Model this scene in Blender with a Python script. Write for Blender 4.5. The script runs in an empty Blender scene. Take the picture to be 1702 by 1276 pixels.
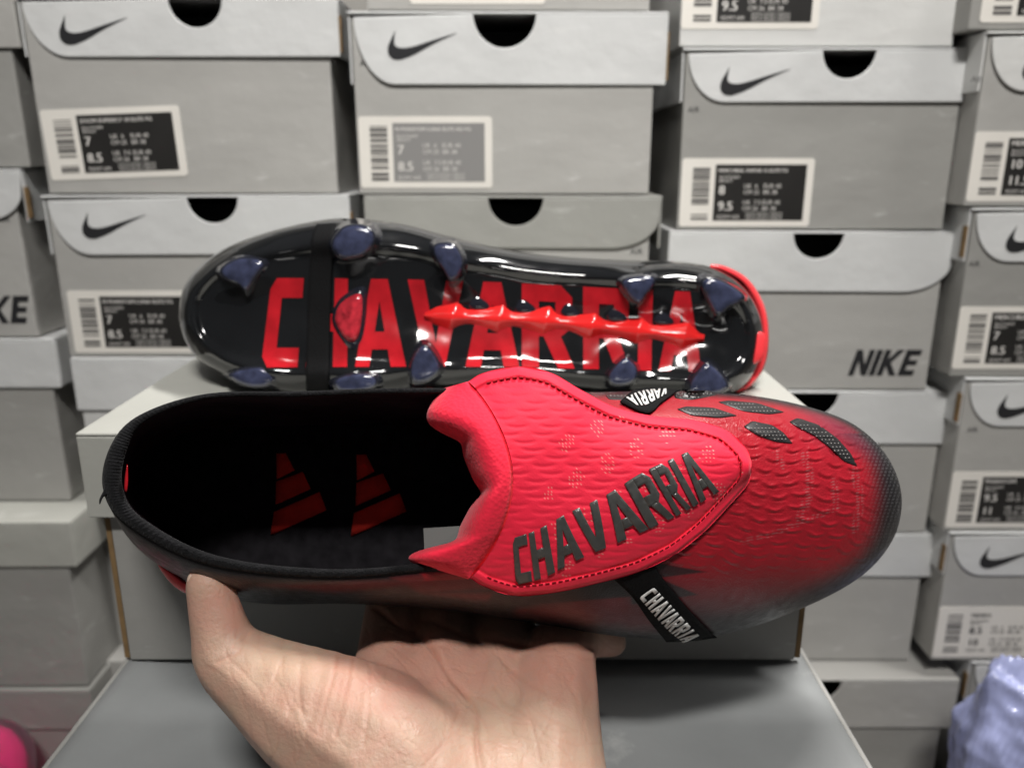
import bpy, bmesh, math, random
import numpy as np
from mathutils import Vector, Matrix
from mathutils.bvhtree import BVHTree

random.seed(7)
rng = np.random.default_rng(7)
scene = bpy.context.scene
COL = scene.collection

# ------------------------------------------------------------------ camera
F, CX, CY = 1336.0, 851.0, 638.0            # focal length and centre, in photo pixels
PITCH = math.radians(15.7)
CAMZ = 0.507                                 # eye height above the floor
CAM = np.array([0.0, 0.0, CAMZ])
FWD = np.array([0, math.cos(PITCH), -math.sin(PITCH)])
UP = np.array([0, math.sin(PITCH), math.cos(PITCH)])
cd = bpy.data.cameras.new('camera')
cd.sensor_width = 36.0
cd.lens = F / 1702 * 36
cd.clip_start = 0.01
cd.clip_end = 50
cd.dof.use_dof = True
cd.dof.focus_distance = 0.262
cd.dof.aperture_fstop = 10.5
cam = bpy.data.objects.new('camera', cd)
COL.objects.link(cam)
cam.location = CAM
cam.rotation_euler = (math.pi / 2 - PITCH, 0, 0)
scene.camera = cam

# ------------------------------------------------------------------ world, lamps, exposure
world = bpy.data.worlds.new('World')
scene.world = world
world.use_nodes = True
bg = world.node_tree.nodes['Background']
bg.inputs[0].default_value = (0.95, 0.97, 1.0, 1)
bg.inputs[1].default_value = 0.06

def area(name, loc, target, sx, sy, power, col=(1, 0.975, 0.94)):
    l = bpy.data.lights.new(name, 'AREA')
    l.shape = 'RECTANGLE'
    l.size, l.size_y = sx, sy
    l.energy = power
    l.color = col
    o = bpy.data.objects.new(name, l)
    COL.objects.link(o)
    o.location = loc
    o.rotation_euler = (Vector(target) - Vector(loc)).to_track_quat('-Z', 'Y').to_euler()
    return o
area('ceiling_lamp', (0.42, 0.53, CAMZ + 1.25), (0.08, 0.27, 0.2), 0.50, 0.10, 22.5)
bl = area('ceiling_lamp', (0.02, -0.62, CAMZ + 1.30), (0.02, 0.573, CAMZ + 0.16), 0.42, 0.12, 4.1)
bl.data.spread = math.radians(62)
vs = scene.view_settings
vs.view_transform = 'Standard'
vs.look = 'None'
vs.exposure = 0.18
vs.gamma = 1.0
vs.use_curve_mapping = False

# ------------------------------------------------------------------ helpers
def ray(px, py):
    px = np.asarray(px, float); py = np.asarray(py, float)
    a = (px - CX) / F; b = (py - CY) / F
    r = np.stack([a, 0 * a, 0 * a], -1) + FWD - b[..., None] * UP
    return r
def P(px, py, d):
    d = np.asarray(d, float)
    return CAM + ray(px, py) * d[..., None]
def PZ(px, py, D):
    """point on the upright plane y = D"""
    r = ray(px, py)
    return CAM + r * (D / r[..., 1])[..., None]
def to_px(v):
    r = np.asarray(v) - CAM
    d = r @ FWD
    return np.stack([CX + F * r[..., 0] / d, CY - F * (r @ UP) / d, d], -1)

def empty(name, loc, label=None, cat=None, group=None, rz=0):
    o = bpy.data.objects.new(name, None)
    COL.objects.link(o)
    o.location = loc
    o.rotation_euler = (0, 0, rz)
    o.empty_display_size = 0.02
    tag(o, label, cat, group)
    return o
def tag(o, label=None, cat=None, group=None, kind=None):
    if label: o['label'] = label
    if cat: o['category'] = cat
    if group: o['group'] = group
    if kind: o['kind'] = kind
    return o
def mk(name, verts, faces, mat, parent=None, smooth=True, org=None, attrs=None, recalc=False):
    verts = np.asarray(verts, float)
    if org is not None: verts = verts - np.asarray(org)
    me = bpy.data.meshes.new(name)
    me.from_pydata(verts.tolist(), [], [list(map(int, f)) for f in faces])
    if recalc:
        b = bmesh.new(); b.from_mesh(me)
        bmesh.ops.recalc_face_normals(b, faces=b.faces)
        b.to_mesh(me); b.free()
    me.materials.append(mat)
    if smooth: me.shade_smooth()
    if attrs:
        for k, (typ, arr) in attrs.items():
            at = me.attributes.new(k, typ, 'POINT')
            key = 'color' if 'COLOR' in typ else 'vector' if 'VECTOR' in typ else 'value'
            at.data.foreach_set(key, np.asarray(arr, np.float32).ravel())
    me.update()
    o = bpy.data.objects.new(name, me)
    COL.objects.link(o)
    if parent: o.parent = parent
    return o
def from_bm(name, bm, mat, parent=None, smooth=False):
    me = bpy.data.meshes.new(name)
    bmesh.ops.recalc_face_normals(bm, faces=bm.faces)
    bm.to_mesh(me); bm.free()
    me.materials.append(mat)
    if smooth: me.shade_smooth()
    o = bpy.data.objects.new(name, me)
    COL.objects.link(o)
    if parent: o.parent = parent
    return o
def bevel(o, w, seg=2):
    m = o.modifiers.new('bevel', 'BEVEL')
    m.width = w; m.segments = seg; m.limit_method = 'ANGLE'; m.angle_limit = math.radians(40)
def solid(o, t, offset=-1):
    m = o.modifiers.new('solid', 'SOLIDIFY')
    m.thickness = t; m.offset = offset
def cbox(bm, x0, x1, y0, y1, z0, z1):
    v = [bm.verts.new(p) for p in ((x0,y0,z0),(x1,y0,z0),(x1,y1,z0),(x0,y1,z0),(x0,y0,z1),(x1,y0,z1),(x1,y1,z1),(x0,y1,z1))]
    for f in ((0,1,2,3),(4,5,6,7),(0,1,5,4),(1,2,6,5),(2,3,7,6),(3,0,4,7)):
        bm.faces.new([v[i] for i in f])
def prism(bm, pts, y0, y1):
    """extrude an outline in the xz plane from y0 to y1"""
    a = [bm.verts.new((x, y0, z)) for x, z in pts]
    b = [bm.verts.new((x, y1, z)) for x, z in pts]
    bm.faces.new(a); bm.faces.new(b[::-1])
    n = len(pts)
    for i in range(n):
        bm.faces.new((a[i], a[(i+1) % n], b[(i+1) % n], b[i]))

def cr(c, n, closed=True):
    """Catmull-Rom through control rows, n samples"""
    c = np.asarray(c, float); m = len(c)
    if closed:
        u = np.arange(n) / n * m
        i = np.floor(u).astype(int); t = (u - i)[:, None]
        g = lambda k: c[(i + k) % m]
    else:
        u = np.linspace(0, m - 1, n)
        i = np.minimum(np.floor(u).astype(int), m - 2); t = (u - i)[:, None]
        e = np.vstack([2*c[0]-c[1], c, 2*c[-1]-c[-2]])
        g = lambda k: e[i + k + 1]
    p0, p1, p2, p3 = g(-1), g(0), g(1), g(2)
    return 0.5*((2*p1)+(-p0+p2)*t+(2*p0-5*p1+4*p2-p3)*t*t+(-p0+3*p1-3*p2+p3)*t**3)
def grid_faces(nr, nc, closed=True):
    f = []
    for r in range(nr - 1):
        for c in range(nc if closed else nc - 1):
            c2 = (c + 1) % nc
            f.append((r*nc+c, r*nc+c2, (r+1)*nc+c2, (r+1)*nc+c))
    return f
def sstep(a, b, x):
    t = np.clip((np.asarray(x, float) - a) / (b - a), 0, 1)
    return t*t*(3-2*t)
def inpoly(x, y, poly):
    x = np.asarray(x); y = np.asarray(y); ins = np.zeros(x.shape, bool)
    n = len(poly)
    for i in range(n):
        x1, y1 = poly[i]; x2, y2 = poly[(i+1) % n]
        c = ((y1 > y) != (y2 > y)) & (x < (x2-x1)*(y-y1)/((y2-y1) if y2 != y1 else 1e-9)+x1)
        ins ^= c
    return ins
def polydist(x, y, line):
    d = np.full(np.shape(x), 1e9)
    for (ax, ay), (bx, by) in zip(line[:-1], line[1:]):
        dx, dy = bx-ax, by-ay
        t = np.clip(((x-ax)*dx+(y-ay)*dy)/(dx*dx+dy*dy+1e-9), 0, 1)
        d = np.minimum(d, np.hypot(x-ax-t*dx, y-ay-t*dy))
    return d
def soft_poly(x, y, poly, w):
    d = polydist(x, y, list(poly)+[poly[0]])
    s = np.where(inpoly(x, y, poly), d, -d)
    return sstep(-w, w, s)

# ------------------------------------------------------------------ materials
def material(name, base, rough=0.5, spec=0.5, noise=None, bump=None, coat=0, metallic=0, sheen=0, sss=0, attr=None,
             trans=0, ior=1.45, coords='Object', rnoise=None, scuff=0):
    m = bpy.data.materials.new(name)
    m.use_nodes = True
    nt = m.node_tree; N = nt.nodes; L = nt.links
    b = N['Principled BSDF']
    b.inputs['Base Color'].default_value = (*base, 1)
    b.inputs['Roughness'].default_value = rough
    b.inputs['Specular IOR Level'].default_value = spec
    b.inputs['Metallic'].default_value = metallic
    b.inputs['Coat Weight'].default_value = coat
    b.inputs['Coat Roughness'].default_value = 0.05
    b.inputs['Sheen Weight'].default_value = sheen
    b.inputs['IOR'].default_value = ior
    b.inputs['Transmission Weight'].default_value = trans
    if sss:
        b.inputs['Subsurface Weight'].default_value = sss
        b.inputs['Subsurface Radius'].default_value = (1.0, 0.35, 0.2)
        b.inputs['Subsurface Scale'].default_value = 0.004
    tc = N.new('ShaderNodeTexCoord')
    src = None
    if attr:
        a = N.new('ShaderNodeAttribute'); a.attribute_name = attr
        src = a.outputs['Color']
    if noise:                                   # (scale, amount, second scale)
        n1 = N.new('ShaderNodeTexNoise'); n1.inputs['Scale'].default_value = noise[0]; n1.inputs['Detail'].default_value = 6
        L.new(tc.outputs[coords], n1.inputs['Vector'])
        mr = N.new('ShaderNodeMapRange')
        mr.inputs[1].default_value = 0.25; mr.inputs[2].default_value = 0.75
        mr.inputs[3].default_value = 1 - noise[1]; mr.inputs[4].default_value = 1 + noise[1]
        L.new(n1.outputs[0], mr.inputs[0])
        mx = N.new('ShaderNodeVectorMath'); mx.operation = 'SCALE'
        if src: L.new(src, mx.inputs[0])
        else: mx.inputs[0].default_value = base
        L.new(mr.outputs[0], mx.inputs['Scale'])
        src = mx.outputs[0]
    if scuff:                                   # pale rubbed marks
        mp = N.new('ShaderNodeMapping'); mp.inputs['Scale'].default_value = (1, 1, 3.5); mp.inputs['Rotation'].default_value = (0, .5, 0)
        L.new(tc.outputs[coords], mp.inputs[0])
        ns = N.new('ShaderNodeTexNoise'); ns.inputs['Scale'].default_value = 28; ns.inputs['Detail'].default_value = 9; ns.inputs['Roughness'].default_value = .68
        L.new(mp.outputs[0], ns.inputs['Vector'])
        ms = N.new('ShaderNodeMapRange'); ms.inputs[1].default_value = .60; ms.inputs[2].default_value = .72; ms.inputs[3].default_value = 0; ms.inputs[4].default_value = scuff
        L.new(ns.outputs[0], ms.inputs[0])
        mm = N.new('ShaderNodeMix'); mm.data_type = 'RGBA'
        L.new(ms.outputs[0], mm.inputs[0])
        if src: L.new(src, mm.inputs[6])
        else: mm.inputs[6].default_value = (*base, 1)
        mm.inputs[7].default_value = (.72, .72, .70, 1)
        src = mm.outputs[2]
    if src: L.new(src, b.inputs['Base Color'])
    if rnoise:
        n3 = N.new('ShaderNodeTexNoise'); n3.inputs['Scale'].default_value = rnoise[0]; n3.inputs['Detail'].default_value = 4
        L.new(tc.outputs[coords], n3.inputs['Vector'])
        m3 = N.new('ShaderNodeMapRange'); m3.inputs[1].default_value = 0.3; m3.inputs[2].default_value = 0.7
        m3.inputs[3].default_value = max(0.02, rough-rnoise[1]); m3.inputs[4].default_value = rough+rnoise[1]
        L.new(n3.outputs[0], m3.inputs[0]); L.new(m3.outputs[0], b.inputs['Roughness'])
    if bump:                                    # (scale, strength, distance, kind)
        if bump[3] == 'noise':
            n2 = N.new('ShaderNodeTexNoise'); n2.inputs['Scale'].default_value = bump[0]; n2.inputs['Detail'].default_value = 5
            L.new(tc.outputs[coords], n2.inputs['Vector']); h = n2.outputs[0]
        elif bump[3] == 'voronoi':
            n2 = N.new('ShaderNodeTexVoronoi'); n2.inputs['Scale'].default_value = bump[0]
            L.new(tc.outputs[coords], n2.inputs['Vector']); h = n2.outputs[0]
        else:
            n2 = N.new('ShaderNodeTexWave'); n2.inputs['Scale'].default_value = bump[0]
            n2.inputs['Distortion'].default_value = 1.5
            n2.bands_direction = bump[3]
            L.new(tc.outputs[coords], n2.inputs['Vector']); h = n2.outputs[0]
        bn = N.new('ShaderNodeBump'); bn.inputs['Strength'].default_value = bump[1]; bn.inputs['Distance'].default_value = bump[2]
        L.new(h, bn.inputs['Height']); L.new(bn.outputs[0], b.inputs['Normal'])
    return m

M = {}
def box_mat(name, c, rough=0.5):
    M[name] = material(name, c, rough, 0.4, noise=(14, 0.055), bump=(20, 0.35, 0.006, 'noise'), rnoise=(20, 0.1), scuff=0.35)
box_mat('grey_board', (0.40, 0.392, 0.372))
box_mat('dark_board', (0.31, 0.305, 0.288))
box_mat('grey_dull_board', (0.34, 0.333, 0.315))
box_mat('pale_board', (0.60, 0.60, 0.585))
box_mat('lid_board', (0.60, 0.605, 0.60), 0.45)
box_mat('lid_grey_board', (0.33, 0.328, 0.305), 0.45)
box_mat('lid_warm_board', (0.42, 0.42, 0.385), 0.5)
M['brown_board'] = material('brown_board', (0.20, 0.125, 0.055), 0.8, noise=(120, 0.25))
M['unlit_inside'] = material('unlit_inside', (0.035, 0.034, 0.033), 0.9)
M['print_black'] = material('print_black', (0.022, 0.022, 0.024), 0.4)
M['print_dark'] = material('print_dark', (0.05, 0.05, 0.052), 0.4)
M['label_paper'] = material('label_paper', (0.74, 0.71, 0.655), 0.55, noise=(30, 0.04))
M['label_grey'] = material('label_grey', (0.24, 0.235, 0.23), 0.5)
M['label_black'] = material('label_black', (0.018, 0.017, 0.016), 0.45, noise=(40, 0.2))
M['print_white'] = material('print_white', (0.62, 0.60, 0.57), 0.5)
M['barcode'] = material('barcode', (0.13, 0.125, 0.12), 0.5)
M['floor'] = material('floor', (0.18, 0.165, 0.15), 0.55, noise=(20, 0.2), bump=(60, 0.2, 0.002, 'noise'))
M['wall'] = material('wall', (0.30, 0.29, 0.27), 0.8, noise=(10, 0.1), bump=(80, 0.2, 0.002, 'noise'))
M['upper'] = material('upper', (0.4, 0.01, 0.02), 0.37, 0.5, attr='tint', noise=(160, 0.10), bump=(1500, 0.22, 0.0004, 'voronoi'), rnoise=(300, 0.09))
M['collar'] = material('collar', (0.010, 0.010, 0.011), 0.9, 0.15, sheen=0.06, noise=(250, 0.4), bump=(1300, 0.6, 0.0005, 'voronoi'))
M['lining'] = material('lining', (0.034, 0.024, 0.030), 0.9, 0.1, noise=(40, 0.6), bump=(60, 0.6, 0.004, 'noise'))
M['insole'] = material('insole', (0.014, 0.013, 0.015), 0.9, 0.05, noise=(200, .4))
M['insole_red'] = material('insole_red', (0.85, 0.05, 0.035), 0.8, 0.1, noise=(150, 0.15))
M['sole_black'] = material('sole_black', (0.008, 0.0085, 0.0095), 0.10, 0.6, coat=0.6, rnoise=(40, 0.05))
M['sole_red'] = material('sole_red', (0.44, 0.010, 0.017), 0.16, 0.5, coat=0.5, noise=(90, 0.25))
M['spine_red'] = material('spine_red', (0.80, 0.022, 0.022), 0.18, 0.5, coat=0.4)
M['stud_tip'] = material('stud_tip', (0.032, 0.037, 0.072), 0.12, 0.6, noise=(220, 0.5), coat=0.8, bump=(150, 0.3, 0.001, 'noise'))
M['stud_pink'] = material('stud_pink', (0.42, 0.022, 0.035), 0.10, 0.6, noise=(260, 0.7), coat=0.6, bump=(160, 0.5, 0.0015, 'noise'))
M['neon_rim'] = material('neon_rim', (0.86, 0.05, 0.06), 0.25, 0.5, coat=0.3)
M['elastic'] = material('elastic', (0.006, 0.006, 0.0065), 0.8, 0.15, bump=(1200, 0.5, 0.0004, 'voronoi'))
M['strap_ink'] = material('strap_ink', (0.78, 0.78, 0.76), 0.5)
M['letter_black'] = material('letter_black', (0.065, 0.065, 0.062), 0.30, 0.8, noise=(300, 0.25), bump=(220, 0.35, 0.0008, 'noise'))
M['pad_black'] = material('pad_black', (0.022, 0.021, 0.022), 0.38, 0.6)
M['stitch'] = material('stitch', (0.42, 0.007, 0.018), 0.8)
M['tongue_pad'] = material('tongue_pad', (0.95, 0.024, 0.062), 0.75, 0.25, sheen=0.15, noise=(200, 0.06), bump=(800, 0.35, 0.0005, 'voronoi'))
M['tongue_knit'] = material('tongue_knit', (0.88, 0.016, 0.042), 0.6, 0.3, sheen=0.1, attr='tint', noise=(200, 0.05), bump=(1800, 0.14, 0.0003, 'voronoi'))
M['tag_grey'] = material('tag_grey', (0.11, 0.11, 0.105), 0.6)
M['bag'] = material('bag', (0.46, 0.50, 0.80), 0.14, 0.6, noise=(22, 0.45), bump=(30, 0.3, 0.004, 'noise'), trans=0.3)
M['pink'] = material('pink', (0.90, 0.015, 0.22), 0.35)
M['frosted'] = material('frosted', (0.85, 0.55, 0.68), 0.3, trans=0.95, ior=1.12)

# skin: blotchy colour, pores
M['skin'] = material('skin', (0.70, 0.43, 0.30), 0.46, 0.45, attr='tint', noise=(45, 0.07), sss=0.22, bump=(700, 0.45, 0.0006, 'noise'), rnoise=(150, 0.12))
M['nail'] = material('nail', (0.72, 0.50, 0.40), 0.3, 0.5, sss=0.2)

# ------------------------------------------------------------------ lettering
def R4(x0, y0, x1, y1): return [(x0,y0),(x1,y0),(x1,y1),(x0,y1)]
GL = {
 'C': (0.78, [[(0,.12),(.28,.22),(.28,.78),(0,.88)], [(0,.88),(.28,.78),(.76,.78),(.76,1),(.12,1)], [(0,.12),(.12,0),(.76,0),(.76,.22),(.28,.22)]]),
 'H': (0.84, [R4(0,0,.28,1), R4(.56,0,.84,1), R4(.28,.4,.56,.6)]),
 'A': (0.90, [[(0,0),(.26,0),(.45,.75),(.45,1),(.3,1)], [(.64,0),(.9,0),(.6,1),(.45,1),(.45,.75)], [(.311,.2),(.589,.2),(.539,.4),(.361,.4)]]),
 'V': (0.90, [[(0,1),(.3,0),(.45,0),(.45,.27),(.27,1)], [(.9,1),(.63,1),(.45,.27),(.45,0),(.6,0)]]),
 'R': (0.88, [R4(0,0,.28,1), [(.28,.8),(.56,.8),(.65,1),(.28,1)], [(.56,.8),(.56,.58),(.84,.5),(.84,.86),(.65,1)],
              [(.28,.58),(.28,.38),(.65,.38),(.84,.5),(.56,.58)], [(.36,.38),(.60,0),(.88,0),(.65,.38)]]),
 'I': (0.28, [R4(0,0,.28,1)]),
 'N': (0.86, [R4(0,0,.26,1), R4(.60,0,.86,1), [(.26,1),(.26,.58),(.60,0),(.60,.42)]]),
 'K': (0.90, [R4(0,0,.28,1), [(.28,.38),(.46,.5),(.90,1),(.60,1),(.28,.62)], [(.28,.38),(.60,0),(.92,0),(.46,.5)]]),
 'E': (0.72, [R4(0,0,.28,1), R4(.28,.78,.72,1), R4(.28,.40,.68,.60), R4(.28,0,.72,.22)]),
}
def word_polys(word, gap=0.16):
    """polygons in u (0..1 along the word), v (0..1)"""
    x = 0; out = []
    for ch in word:
        w, ps = GL[ch]
        g = gap * (0.25 if ch in 'AV' else 1)
        for p in ps: out.append([(x + a, b) for a, b in p])
        x += w + g
    tot = x - g
    return [[(a / tot, b) for a, b in p] for p in out]
def split_polys(polys, maxlen, mapf):
    """triangulate and subdivide polygons until edges are short after mapping"""
    bm = bmesh.new()
    for p in polys:
        bm.faces.new([bm.verts.new((a, b, 0)) for a, b in p])
    bmesh.ops.triangulate(bm, faces=bm.faces)
    for _ in range(7):
        es = []
        for e in bm.edges:
            q = mapf(np.array([[v.co.x, v.co.y] for v in e.verts]))
            if np.hypot(*(q[0]-q[1])) > maxlen: es.append(e)
        if not es: break
        bmesh.ops.subdivide_edges(bm, edges=es, cuts=1)
        bmesh.ops.triangulate(bm, faces=bm.faces)
    v = np.array([[q.co.x, q.co.y] for q in bm.verts])
    bm.verts.index_update()
    f = [[q.index for q in fc.verts] for fc in bm.faces]
    bm.free()
    return v, f
def bvh_of(*objs):
    V = []; Fc = []; n = 0
    for o in objs:
        me = o.data; off = Vector((0,0,0)); q = o
        while q: off = off + q.location; q = q.parent
        V += [v.co + off for v in me.vertices]
        Fc += [[i + n for i in p.vertices] for p in me.polygons]
        n = len(V)
    return BVHTree.FromPolygons(V, Fc)
def cast(bvh, px, py, default=None):
    """distance along the camera axis of the surface seen at a photo pixel"""
    r = ray(px, py); out = np.full(len(px), np.nan)
    o = Vector(CAM)
    for i in range(len(px)):
        h = bvh.ray_cast(o, Vector(r[i]))
        if h[0] is not None: out[i] = (np.array(h[0]) - CAM) @ FWD
    bad = np.isnan(out)
    if bad.any():
        if (~bad).any() and default is None:
            gi = np.where(~bad)[0]
            for i in np.where(bad)[0]:
                k = gi[np.argmin((px[gi]-px[i])**2+(py[gi]-py[i])**2)]
                out[i] = out[k] + 0.00012 * np.hypot(px[k]-px[i], py[k]-py[i])
        else: out[bad] = default
    return out
def drape(name, polys, mapf, bvh, mat, parent, org, eps=0.0004, thick=0.0004, maxlen=9, smooth=True, default=None):
    v, f = split_polys(polys, maxlen, mapf)
    q = mapf(v)
    d = cast(bvh, q[:, 0], q[:, 1], default)
    w = P(q[:, 0], q[:, 1], d)
    # faces towards the camera
    fl = []
    for t in f:
        n = np.cross(w[t[1]]-w[t[0]], w[t[2]]-w[t[0]])
        fl.append(t if n @ (CAM - w[t[0]]) > 0 else t[::-1])
    o = mk(name, w, fl, mat, parent, smooth, org)
    bm = bmesh.new(); bm.from_mesh(o.data)
    bmesh.ops.remove_doubles(bm, verts=bm.verts, dist=1e-6)
    bm.normal_update()
    for v_, c_ in [(v_, v_.co + v_.normal*eps) for v_ in bm.verts]: v_.co = c_
    bm.to_mesh(o.data); bm.free()
    if thick: solid(o, thick, 0.6)
    return o
def strip_map(top, bot):
    """u along, v from the bottom curve (0) to the top curve (1)"""
    top = np.array(top, float); bot = np.array(bot, float)
    T = cr(top, 200, False); B = cr(bot, 200, False)
    def f(uv):
        u = np.clip(uv[:, 0], 0, 1) * 199
        i = np.minimum(u.astype(int), 198); t = (u - i)[:, None]
        a = T[i]*(1-t)+T[i+1]*t; b = B[i]*(1-t)+B[i+1]*t
        return b + (a-b)*uv[:, 1:2]
    return f
ident = lambda uv: np.asarray(uv, float)

_txt = {}
def text_mesh(s, size):
    """flat mesh of a line of small print, lower left at 0,0, in the xz plane facing -y"""
    k = (s, size)
    if k in _txt: return _txt[k]
    c = bpy.data.curves.new('print', 'FONT'); c.body = s; c.size = size; c.resolution_u = 2
    o = bpy.data.objects.new('print', c); COL.objects.link(o)
    bpy.context.view_layer.update()
    me = bpy.data.meshes.new_from_object(o.evaluated_get(bpy.context.evaluated_depsgraph_get()))
    v = [tuple(q.co) for q in me.vertices]; f = [list(p.vertices) for p in me.polygons]
    bpy.data.objects.remove(o); bpy.data.meshes.remove(me); bpy.data.curves.remove(c)
    _txt[k] = (v, f)
    return _txt[k]

# ------------------------------------------------------------------ setting
fl = mk('floor', [(-3,-2,0),(3,-2,0),(3,1.3,0),(-3,1.3,0)], [(0,1,2,3)], M['floor'], smooth=False); tag(fl, kind='structure')
wl = mk('wall', [(-3,1.15,0),(3,1.15,0),(3,1.15,2.2),(-3,1.15,2.2)], [(0,1,2,3)], M['wall'], smooth=False); tag(wl, kind='structure')

# ------------------------------------------------------------------ shoe boxes
SW = [(.12,1.0),(.02,.55),(0,.34),(.015,.17),(.07,.05),(.14,.02),(.22,.05),(.40,.22),(.66,.55),(1.0,.92),
      (.66,.68),(.42,.50),(.27,.42),(.16,.43),(.105,.52),(.10,.70)]
def swoosh(parent, x, z, w, h, y, mat):
    bm = bmesh.new()
    pts = cr(np.array(SW[:10]), 40, False).tolist() + cr(np.array(SW[9:] + [SW[0]]), 30, False).tolist()[1:-1]
    prism(bm, [(x + a*w, z + b*h) for a, b in pts], y, y + 0.0003)
    return from_bm('emblem', bm, mat, parent)
def wordmark(parent, word, x, z, w, h, y, mat, slant=0.25):
    bm = bmesh.new()
    for p in word_polys(word, 0.10):
        prism(bm, [(x + a*w + b*h*slant, z + b*h) for a, b in p], y, y + 0.0003)
    return from_bm('wordmark', bm, mat, parent)
def size_label(parent, x, z, w, h, y, rot=0, style='black', nums=('7', '8.5'), title='', warp=0):
    """white sticker with barcode and dark print panel; x, z is its lower left corner"""
    ca, sa = math.cos(rot), math.sin(rot)
    T = lambda a, b: (x + a*ca - b*sa + warp*b, z + a*sa + b*ca)
    bm = bmesh.new(); r = 0.0015
    prism(bm, [T(*p) for p in ((r,0),(w-r,0),(w,r),(w,h-r),(w-r,h),(r,h),(0,h-r),(0,r))], y-0.0004, y)
    lab = from_bm('size_label', bm, M['label_paper'], parent)
    pm = {'black': 'label_black', 'grey': 'label_grey', 'white': None}[style]
    ink = M['print_white'] if pm else M['print_dark']
    x0 = w*0.255
    if pm:
        bm = bmesh.new(); prism(bm, [T(*p) for p in R4(x0, h*.09, w*.945, h*.91)], y-0.0006, y-0.00035)
        from_bm('print_panel', bm, M[pm], lab)
    bm = bmesh.new(); zz = h*.10
    while zz < h*.86:
        t = h*random.choice((.012,.02,.035,.05)); 
        if not (h*.2 < zz < h*.26): prism(bm, [T(*p) for p in R4(w*.085, zz, w*.215, min(zz+t, h*.88))], y-0.0006, y-0.00035)
        zz += t + h*random.choice((.012,.018,.03))
    from_bm('barcode', bm, M['barcode'], lab)
    V = []; Fc = []
    def put(s, a, b, size, bold=0):
        v, f = text_mesh(s, size)
        for k in range(1 + bold):
            n = len(V)
            V.extend([(lambda q: (q[0], y-0.0007-0.00002*k, q[1]))(T(a + p[0] + k*size*.06, b + p[1])) for p in v])
            Fc.extend([[i+n for i in t] for t in f])
    put(title, x0+w*.02, h*.80, min(h*.105, w*.62/max(1, len(title))/.62), 1)
    put('BLACK/RED', x0+w*.03, h*.71, h*.06); put('BRIGHT', x0+w*.03, h*.655, h*.06)
    put(nums[0], x0+w*.03, h*.475, h*.19, 1); put(nums[1], x0+w*.03, h*.24, h*.19, 1)
    for r_, a in ((.57, '6'), (.48, '25'), (.33, '7.5'), (.24, '26')):
        put('UK  '+a if r_ in (.57,.33) else 'CM '+a, x0+w*.22, h*r_, h*.088)
        put('EUR 40' if r_ in (.57,.33) else 'BR 38', x0+w*.37, h*r_, h*.088)
    put('FJ2597 600', x0+w*.03, h*.12, h*.075); 
    for k in range(3): put('MADE IN VIETNAM / FABRIQUE', x0+w*.25, h*(.185-.04*k), h*.04)
    o = mk('label_print', V, Fc, ink, lab, smooth=False)
    return lab
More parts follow.
